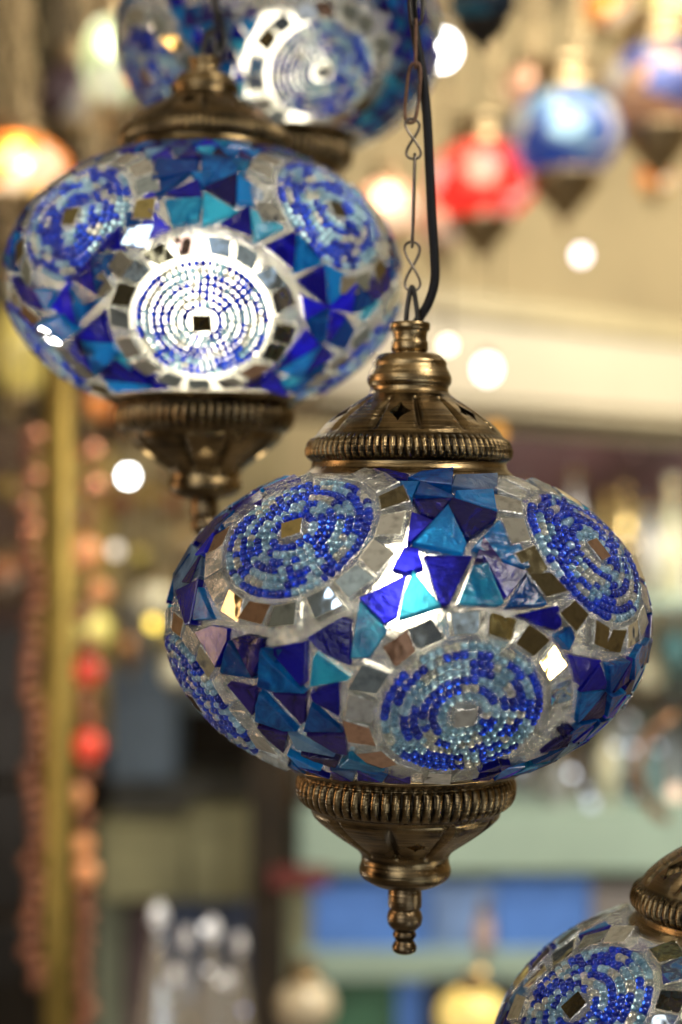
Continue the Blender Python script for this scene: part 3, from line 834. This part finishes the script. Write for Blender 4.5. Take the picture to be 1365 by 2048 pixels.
pole = empty('brass_pole', Q(118, 2048, 1.6), 'tall brass pole standing at the left between copper bead strings', 'pole')
pm = MB(); z1 = Q(0, 420, 1.6).z - pole.location.z
pm.lathe([(.0205, -pole.location.z + .02), (.0205, z1)], 24); pm.build('shaft', simple('satin_brass', (.24, .17, .04), .45, .8, .2, 20), pole)
pf = MB(); pf.lathe([(.0145, z1), (.022, z1 + .01), (.02, z1 + .03), (.008, z1 + .04), (0, z1 + .06)], 24); pf.build('finial', M_GOLD, pole)
pb = MB(); pb.lathe([(.12, -pole.location.z + .001), (.12, -pole.location.z + .02), (.02, -pole.location.z + .04)], 32); pb.build('base', M_OLDB, pole)

COP = gm((.62, .28, .16), .18, 0, None, 0, .3, 20, .8); COPD = gm((.28, .11, .06), .3, 0, None, 0, .4, 20, .6); REDB = gm((.75, .06, .03), .2, .25); ORB = gm((.80, .30, .12), .2, .15)  # red and orange beads are no lamps; emission added to brighten them
def bead_string(label, items, x, d, top, bot):
    root = empty('bead_garland', Q(x, top, d), label, 'bead garland', 'hanging strings of copper and red beads')
    s = MB(); s.tube([Q(x, top - 600, d) - root.location, Q(x, bot, d) - root.location], .002, 6); s.build('string', M_CORD, root)
    for (bx, by, r, m_) in items:
        b = MB(); rr_ = r * K * d * DS; p = Q(bx, by, d) - root.location
        b.lathe([(rr_ * math.sin(t), rr_ * math.cos(t)) for t in [PI * i / 12 for i in range(13)]], 20, p); b.build('bead', m_, root)
rg = random.Random(4)
it = [(70, 872, 20, COP), (70, 955, 20, COP), (52, 1012, 20, COP), (62, 1062, 20, COP)]
it += [(66 + rg.uniform(-12, 12), 912 + 30 * i, 17, COPD) for i in range(0, 36, 1) if 912 + 30 * i not in (942, 1002)]
bead_string('string of copper beads left of the brass pole', it, 64, 1.75, 830, 2100)
it = [(183, 905, 26, COP), (188, 975, 28, COP), (200, 1182, 22, ORB), (168, 1105, 36, ORB), (176, 1342, 30, REDB), (176, 1492, 32, REDB), (152, 1590, 26, ORB), (165, 1690, 22, ORB), (170, 1745, 27, ORB)]
it += [(170 + rg.uniform(-10, 10), y, 20, COPD) for y in (1035, 1230, 1290, 1400, 1440, 1545, 1640, 1800, 1840, 1885, 1930, 1975, 2020, 2060)]
bead_string('string of red and orange beads right of the brass pole', it, 170, 1.8, 850, 2120)
for n_, (x, y, h, c) in enumerate([(14, 1330, 150, (.05, .08, .12)), (16, 1480, 150, (.20, .18, .06)), (20, 1640, 130, (.05, .03, .03)), (14, 1760, 110, (.15, .03, .02)), (10, 1900, 120, (.08, .055, .07))]):
    v = empty('hanging_plate', Q(x, y, 2.2), ['slate', 'olive', 'black', 'dark red', 'mauve'][n_] + ' plate in the dark stack at the left edge', 'plate', 'plates stacked up the left edge')
    b = MB(); r_ = h * K * 2.2 * DS / 2
    b.lathe([(0, -.008), (r_ * .7, -.008), (r_, .010), (r_ * .96, .014), (r_ * .7, -.002), (0, -.002)], 28); o = b.build('dish', simple('dull_' + str(n_), c, .8, 0, .4, 15), v); o.rotation_euler = (PI / 2, 0, 0)
    b = MB(); b.lathe([(r_ * .96, .012), (r_ * 1.02, .012), (r_ * 1.02, .017), (r_ * .96, .017)], 28); o = b.build('rim', M_IRON, v); o.rotation_euler = (PI / 2, 0, 0)

# shelving with glassware on the right
sh = empty('glass_shelf_unit', Q(900, 1300, 3.0), 'mint green shelf unit full of glassware behind the sharp lamp', 'shelf unit')
M_MINT = simple('mint_board', (.33, .44, .36), .5, 0, .08, 5)
child(slab('back_board', simple('sage_back', (.21, .21, .155), .6, 0, .5, 7), 470, 1020, 1700, 2500, 3.35, .04), sh)
child(slab('upper_back_board', simple('plum_back', (.12, .055, .062), .6, 0, .4, 5), 860, 820, 1700, 1040, 3.36, .04), sh)
for y0, y1, m_ in [(1196, 1212, M_MINT), (1392, 1408, M_DARKW), (1622, 1742, M_MINT), (1905, 1960, M_MINT)]:
    child(slab('shelf_board', m_, 560 if y1 - y0 < 40 else 600, y0, 1700, y1, 2.72, .62), sh)
child(slab('post', M_DARKW, 500, 1400, 572, 2600, 2.66, .06), sh)
child(slab('crossbar', simple('dark_red_bar', (.16, .03, .025), .5), 540, 1740, 660, 1775, 2.64, .04), sh)
DEEP = 2.85
def vase(label, px, base, w, h, m_, kind, d=DEEP, grp='glassware lined up on the shelves', name='glass_vase', cat='vase'):
    p = Q(px, base, d); s = K * d * DS; root = empty(name, p, label, cat, grp); W = w * s / 2; H = h * s
    pr = {0: [(.0, 0), (.6, 0), (.55, .03), (.9, .15), (1, .3), (.8, .45), (.4, .6), (.28, .75), (.3, .9), (.42, 1), (.34, 1), (.22, .9)],
          1: [(0, 0), (.8, 0), (.95, .05), (.95, .5), (.8, .62), (.3, .72), (.26, .86), (.4, .88), (.36, .98), (0, 1.02)],
          2: [(0, 0), (.5, 0), (.2, .08), (.15, .3), (.6, .45), (.95, .6), (1, .8), (.85, 1), (.78, 1), (.9, .8), (.7, .6)],
          3: [(0, 0), (.7, 0), (.3, .06), (.6, .2), (1, .36), (.85, .54), (.4, .66), (.16, .8), (.22, .86), (.06, .95), (0, 1.05)]}[kind]
    b = MB(); b.lathe([(max(r * W, .0004), z * H) for r, z in smooth_prof(pr, 2)], 24); b.build('body', m_, root)
    f = MB(); f.lathe([(W * .3, H * .86), (W * .46, H * .88), (W * .46, H * .91), (W * .3, H * .93)], 20); f.build('rim_band', M_GOLD, root)
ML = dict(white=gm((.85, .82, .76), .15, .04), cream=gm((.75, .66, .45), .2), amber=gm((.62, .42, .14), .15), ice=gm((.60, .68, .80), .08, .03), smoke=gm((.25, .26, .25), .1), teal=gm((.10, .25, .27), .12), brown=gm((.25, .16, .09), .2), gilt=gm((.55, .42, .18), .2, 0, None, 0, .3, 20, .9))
rows = [(1196, [('white', 930, 70, 235, 3), ('cream', 985, 60, 170, 0), ('white', 1045, 66, 240, 3), ('white', 1105, 74, 160, 1), ('white', 1150, 66, 270, 3), ('amber', 1215, 60, 210, 0), ('gilt', 1262, 54, 190, 1), ('white', 1300, 56, 200, 3), ('cream', 1345, 60, 240, 0), ('gilt', 1250, 40, 240, 3)]),
        (1392, [('cream', 1295, 70, 150, 0), ('gilt', 1340, 60, 165, 1), ('teal', 1350, 44, 130, 2), ('smoke', 700, 70, 140, 0)]),
        (1622, [('ice', 1180, 66, 120, 0), ('smoke', 1115, 60, 130, 1), ('cream', 1085, 44, 80, 2), ('ice', 1240, 70, 175, 2), ('gilt', 1270, 52, 110, 3), ('smoke', 1310, 70, 190, 0), ('ice', 1345, 74, 205, 1), ('cream', 1215, 46, 215, 3), ('smoke', 630, 60, 130, 1), ('brown', 1150, 50, 165, 3), ('teal', 1290, 50, 235, 0), ('ice', 1060, 46, 60, 0)])]
rown = ['top', 'middle', 'long lower']
ordn = ['first', 'second', 'third', 'fourth', 'fifth', 'sixth', 'seventh', 'eighth', 'ninth', 'tenth', 'eleventh', 'twelfth']
for ri, (base, its) in enumerate(rows):
    order = sorted(range(len(its)), key=lambda i: its[i][1])
    for k, i in enumerate(order):
        c, x, w_, h_, kd = its[i]
        vase('%s glass vase, %s from the left on the %s shelf' % ({'gilt': 'gilded', 'ice': 'icy blue', 'smoke': 'smoky grey'}.get(c, c), ordn[k], rown[ri]), x, base, w_, h_, ML[c], kd, 2.80 + .08 * (k % 3))
for k, (x, y, s_) in enumerate([(1240, 1372, 5), (1183, 1605, 9), (1050, 1530, 6), (1350, 1215, 6), (1262, 1440, 7), (1185, 1395, 6), (1270, 905, 4), (1090, 1480, 5), (1355, 1140, 6)]):  # glints on the glassware, put in as small glowing balls
    bulb_or_glint(['tiny white added glint near the right rim of the sharp lamp', 'icy added glint over the mint shelf', 'faint added glint right of the lower brass cap', 'teal tinted added glint at the right edge', 'pearly added glint above the brass hook', 'milky added glint beside the globe rim', 'rosy added glint below the canopy', 'small added glint behind the globe bottom', 'dim added glint at the right edge among vases'][k],
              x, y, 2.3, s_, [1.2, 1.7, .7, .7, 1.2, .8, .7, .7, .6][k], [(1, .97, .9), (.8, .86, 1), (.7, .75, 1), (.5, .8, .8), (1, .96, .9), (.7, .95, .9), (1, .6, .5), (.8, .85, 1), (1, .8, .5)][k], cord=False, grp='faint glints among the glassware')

# fabric boxes under the mint shelf
def crate(label, x0, y0, x1, y1, m_, d=2.75, name='storage_box', grp='boxes stacked below the mint shelf'):
    root = empty(name, Q((x0 + x1) / 2, y1, d), label, 'box', grp)
    child(slab('box_body', m_, x0, y0 + (y1 - y0) * .22, x1, y1, d, .25), root)
    child(slab('lid', m_, x0 - 3, y0, x1 + 3, y0 + (y1 - y0) * .22, d - .006, .262), root)
BLU = simple('blue_box', (.09, .22, .62), .45, 0, .3, 6); BLU2 = simple('pale_blue_box', (.20, .32, .60), .45, 0, .3, 6)
crate('bright blue box behind the brass finial', 625, 1765, 860, 1903, BLU)
crate('pale blue box right of the brass finial', 866, 1768, 985, 1903, BLU2)
crate('deep blue box above the bottom right lamp', 991, 1758, 1180, 1903, BLU)
crate('grey box between the blue box and the corner lamp', 1186, 1775, 1300, 1903, simple('grey_box', (.22, .2, .19), .5))
crate('dark green bag under the bright blue box', 640, 1962, 790, 2100, simple('green_bag', (.05, .14, .08), .6, 0, .4, 7))
crate('royal blue box low at the bottom centre', 795, 1962, 850, 2100, BLU)
crate('black box beside the golden lamp', 860, 1962, 1010, 2100, simple('black_box', (.02, .02, .02), .5), 2.7)
crate('pale olive box left of the bright blue one', 572, 1790, 622, 1960, simple('olive_box', (.30, .30, .18), .5))
M_OL = simple('olive_carton', (.27, .26, .14), .6, 0, .25, 6)
crate('wide olive carton on the left shelf', 200, 1650, 370, 1800, M_OL, 2.9, grp='cartons on the left shelf')
crate('narrow olive carton beside the dark post', 378, 1620, 498, 1800, M_OL, 2.9, grp='cartons on the left shelf')
crate('slate blue carton under the small yellow lights', 220, 1330, 350, 1560, simple('slate_carton', (.10, .14, .19), .6, 0, .3, 6), 2.95, grp='cartons on the left shelf')
crate('grey carton left of the sharp lamp', 225, 1560, 500, 1640, simple('grey_carton', (.07, .07, .06), .6), 3.0, grp='cartons on the left shelf')
crate('blue grey carton low behind the crystal vases', 330, 1800, 500, 2080, simple('navy_carton', (.08, .11, .20), .6, 0, .4, 6), 3.0, grp='cartons on the left shelf')
crate('mauve carton at the bottom left', 215, 1810, 325, 2090, simple('mauve_carton', (.17, .11, .11), .6, 0, .4, 6), 3.0, grp='cartons on the left shelf')
crate('sage carton right of the bead string', 190, 1800, 245, 2080, simple('sage_carton', (.17, .19, .13), .6, 0, .4, 6), 2.95, grp='cartons on the left shelf')

# more stock: small lamps and metalware crowding the display
rg = random.Random(11)
pal = [('bronze', (.30, .18, .10)), ('ochre', (.45, .33, .10)), ('copper', (.50, .24, .14)), ('olive', (.28, .26, .10)), ('sandy', (.55, .46, .30)), ('rust coloured', (.38, .15, .08))]
spots_ = [(262, 860), (300, 1000), (352, 930), (280, 1120), (372, 1090), (345, 1010), (258, 1300), (20, 980), (12, 1150), (330, 1270), (20, 820), (240, 1010)]
for k, (x, y) in enumerate(spots_):
    nm, c_ = pal[k % 6]
    far_lamp(nm + ' little lamp ' + ['above the white bulb', 'below the white bulb, right of it', 'under the left lamp finial', 'by the soft white bulb', 'against the rim of the sharp lamp', 'between the two left lamps', 'under the deep yellow bulb', 'left of the copper bead string, high', 'left of the copper bead string, low', 'right of the yellow lamp', 'at the left edge under the yellow lamp', 'just under the white bulb'][k],
        x, y, 2.5 + .1 * (k % 3), rg.uniform(46, 74), rg.uniform(44, 80), patch_globe(c_, tuple(v * .5 for v in c_), 0, 'little_lamp_glass'), 6 if k % 3 == 0 else 2, drop=.8, chains=1, grp='little lamps hanging at the left', bulbc=(1, .75, .4))
for ri, (base, xs) in enumerate([(1196, range(1075, 1366, 24)), (1392, range(1305, 1366, 20)), (1622, range(1030, 1366, 22)), (1622, range(580, 720, 26))]):
    for k, x in enumerate(xs):
        nm, c_ = [('pearl', ML['white']), ('gilt', ML['gilt']), ('honey', ML['amber']), ('frosty', ML['ice']), ('ivory', ML['cream']), ('umber', ML['brown'])][rg.randrange(6)]
        hgt = rg.uniform(60, 175) if ri < 2 else rg.uniform(50, 120)
        vase('%s cup, %s from the left in the rear row of the %s shelf' % (nm, (ordn + ['thirteenth', 'fourteenth', 'fifteenth', 'sixteenth'])[k], ['top', 'middle', 'lower right', 'lower left'][ri]), x, base, rg.uniform(26, 44), hgt, c_, rg.randrange(4), 3.02 + .05 * (k % 2), grp='small cups in the rear rows of the shelves', name='glass_cup', cat='cup')
for k in range(16):  # more glints scattered over the vases, made of tiny glowing balls
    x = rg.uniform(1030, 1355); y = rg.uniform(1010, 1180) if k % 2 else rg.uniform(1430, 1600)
    bulb_or_glint('warm glint among the upper vases at the right' if k % 2 else 'cool glint among the lower vases at the right', x, y, 2.2, rg.uniform(2.5, 5.5), rg.uniform(1.5, 5), (1, .86, .62) if k % 2 else (.82, .9, 1), cord=False, grp='warm glints in the upper vases' if k % 2 else 'cool glints in the lower vases')

# crystal bottles bottom left: clear cut glass
CRY = gm((.80, .76, .68), .08, 0, None, .8, .2, 60)
for k, (x, y0, w_) in enumerate([(318, 1800, 90), (372, 1850, 60), (425, 1832, 90), (480, 1862, 60), (350, 1930, 80), (455, 1940, 80)]):
    p = Q(x, 2150, 1.5); s = K * 1.5 * DS; root = empty('crystal_decanter', p, ['tallest crystal decanter at the bottom left', 'slim crystal decanter behind the two tall ones', 'crystal decanter with a bright round stopper', 'dull crystal decanter beside the dark post', 'squat crystal decanter in front of the tallest', 'squat crystal decanter on the right of its cluster'][k], 'decanter', 'crystal decanters at the bottom left')
    H = (2150 - y0) * s; W = w_ * s / 2
    b = MB(); b.lathe([(.001, 0), (W * .9, 0), (W * 1.1, H * .06), (W * .95, H * .25), (W * .6, H * .55), (W * .3, H * .75), (W * .22, H * .84)], 9); b.build('body', CRY, root, smooth=False)
    b = MB(); b.lathe([(W * .2, H * .84), (W * .42, H * .88), (W * .36, H * .94), (W * .15, H * .98), (.0005, H)], 12); b.build('stopper', gm((.85, .83, .8), .05, .12 if k in (0, 2) else 0), root)  # two stoppers carry a faint added glow for their bright tops
for k, (x, y, s_, c, st) in enumerate([(333, 1996, 7, (.75, .8, .6), 1.0), (418, 1940, 8, (1, .95, .9), 1.6), (440, 1962, 8, (1, .92, .8), 1.4), (488, 2020, 8, (.6, .6, .95), 1.0), (378, 2040, 7, (.7, .5, .2), .8), (315, 1820, 10, (1, .96, .88), 1.5), (411, 1855, 11, (1, .96, .9), 1.9), (235, 1105, 6, (1, .8, .6), 1.0)]):  # sparkle on the crystal, added as little glowing balls
    bulb_or_glint(['greenish glint on the decanters', 'upper white glint among the decanters', 'lower white glint among the decanters', 'violet glint by the dark post', 'brown glint low in the decanters', 'glint on the tallest decanter', 'brightest glint on a decanter stopper', 'glint beside the peach bead'][k], x, y, 1.42, s_ * .75, st, c, cord=False, grp='glints on the crystal', name='added_glint')
far_lamp('cream conical lamp at the bottom, left of centre', 612, 2010, 1.9, 120, 110, gm((.55, .47, .32), .2), 1.5, drop=.5, chains=0)
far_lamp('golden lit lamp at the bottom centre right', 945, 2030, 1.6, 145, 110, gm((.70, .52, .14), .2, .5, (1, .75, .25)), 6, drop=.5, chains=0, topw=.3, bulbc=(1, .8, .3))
bulb_or_glint('small golden bulb on top of the golden lamp', 963, 1943, 1.6, 9, 2.2, (1, .62, .2), cord=False)
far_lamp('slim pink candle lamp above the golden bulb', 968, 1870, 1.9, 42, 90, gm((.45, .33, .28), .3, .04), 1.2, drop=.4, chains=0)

hk = empty('brass_hook', Q(1330, 1600, 1.5), 'curved brass arm with a glowing tip at the right edge', 'hook')
pts = []
for i in range(24):
    a = math.radians(100 + 150 * i / 23); pts.append(Q(1365 + 92 * math.cos(a) * .95, 1540 - 105 * math.sin(a), 1.5) - hk.location)
h_ = MB(); h_.tube(pts, .0075, 12); h_.build('arm', simple('copper_arm', (.42, .24, .13), .28, 1, .3, 20), hk)
h_ = MB(); rr_ = .011; h_.lathe([(rr_ * math.sin(t), rr_ * math.cos(t)) for t in [PI * i / 12 for i in range(13)]], 20, Q(1352, 1585, 1.46) - hk.location); h_.build('tip_bulb', emit('tip_bulb', (1, .72, .5), 1.5), hk)
#BG1

# ------------------------------------------------------------------ camera, light, render
cam = bpy.data.cameras.new('camera'); co = bpy.data.objects.new('camera', cam); col.objects.link(co)
co.location = (0, 0, CAMZ); co.rotation_euler = (PI / 2, 0, 0)
cam.sensor_fit = 'VERTICAL'; cam.sensor_height = 24.0 * 2048 / 1365; cam.sensor_width = 24.0; cam.lens = 55
cam.clip_start = .05; cam.clip_end = 60
cam.dof.use_dof = True; cam.dof.focus_distance = .615; cam.dof.aperture_fstop = 4.0; cam.dof.aperture_blades = 0
sc.camera = co

def area(name, loc, target, size, power, c):
    l = bpy.data.lights.new(name, 'AREA'); l.shape = 'RECTANGLE'; l.size, l.size_y = size; l.energy = power; l.color = c
    o = bpy.data.objects.new(name, l); col.objects.link(o); o.location = loc
    o.rotation_euler = (Vector(target) - Vector(loc)).to_track_quat('-Z', 'Y').to_euler(); return o
area('shopfront_light', (-1.1, -1.6, 2.2), (0, .8, 1.5), (1.1, 1.5), 26, (.93, .96, 1))
area('overhead_softbox', (.9, .1, 2.6), (.1, .9, 1.5), (.35, .35), 18, (1, .95, .86))  # added softbox, gives the brass reflections contrast
area('warm_side_light', (-1.7, .9, 1.7), (0, .8, 1.5), (.25, 1.0), 12, (1, .62, .36))
area('rear_overhead_fill', (.8, 1.9, 2.85), (.9, 4.4, 1.5), (1.2, .8), 66, (1, .93, .80))  # added overhead fill, brightens the shop behind the lamps
area('shelf_fill', (1.35, 2.7, 2.3), (.7, 3.8, 1.5), (.4, .3), 20, (1, .93, .8))  # off-frame fill added to brighten the shelves
area('low_counter_light', (.9, -.4, .9), (.1, .7, 1.5), (.8, .25), 5, (.8, .9, 1))

def point(name, loc, power, r, c):
    l = bpy.data.lights.new(name, 'POINT'); l.energy = power; l.shadow_soft_size = r; l.color = c
    o = bpy.data.objects.new(name, l); col.objects.link(o); o.location = loc
point('bead_glint_light', (.55, .05, 2.15), 5, .03, (1, .9, .74))  # small intense point lights added so each bead gets a glint
point('decanter_fill', (-1.0, 1.5, 1.0), 5, .04, (1, .93, .85))  # off-frame fill added to brighten the crystal
point('bead_glint_light', (-.5, .1, 2.1), 4, .03, (1, .88, .7))
point('bead_glint_light', (.75, .35, 1.25), 3.5, .03, (1, .85, .62))
w = bpy.data.worlds.new('World'); sc.world = w; w.use_nodes = True
bg = w.node_tree.nodes['Background']
wn = noise_node(w.node_tree, 2.6, 3); wtc = w.node_tree.nodes.new('ShaderNodeTexCoord'); link(w.node_tree, wtc.outputs['Generated'], wn.inputs['Vector'])
wr = ramp(w.node_tree, wn.outputs[0], [(.38, (.015, .013, .012)), (.48, (.16, .12, .08)), (.56, (.55, .50, .42)), (.64, (1.0, 1.05, 1.15))])  # invented light and dark patches, put in for mirror and brass reflections
link(w.node_tree, wr.outputs[0], bg.inputs[0]); bg.inputs[1].default_value = .8
sc.render.engine = 'CYCLES'
cy = sc.cycles
cy.use_denoising = True; cy.denoiser = 'OPENIMAGEDENOISE'
cy.max_bounces = 10; cy.diffuse_bounces = 3; cy.glossy_bounces = 4; cy.transmission_bounces = 8; cy.transparent_max_bounces = 12
cy.sample_clamp_indirect = 12; cy.caustics_reflective = True; cy.caustics_refractive = True; cy.blur_glossy = .3
sc.view_settings.view_transform = 'Standard'; sc.view_settings.look = 'None'; sc.view_settings.exposure = 0; sc.view_settings.gamma = 1
sc.view_settings.use_curve_mapping = False
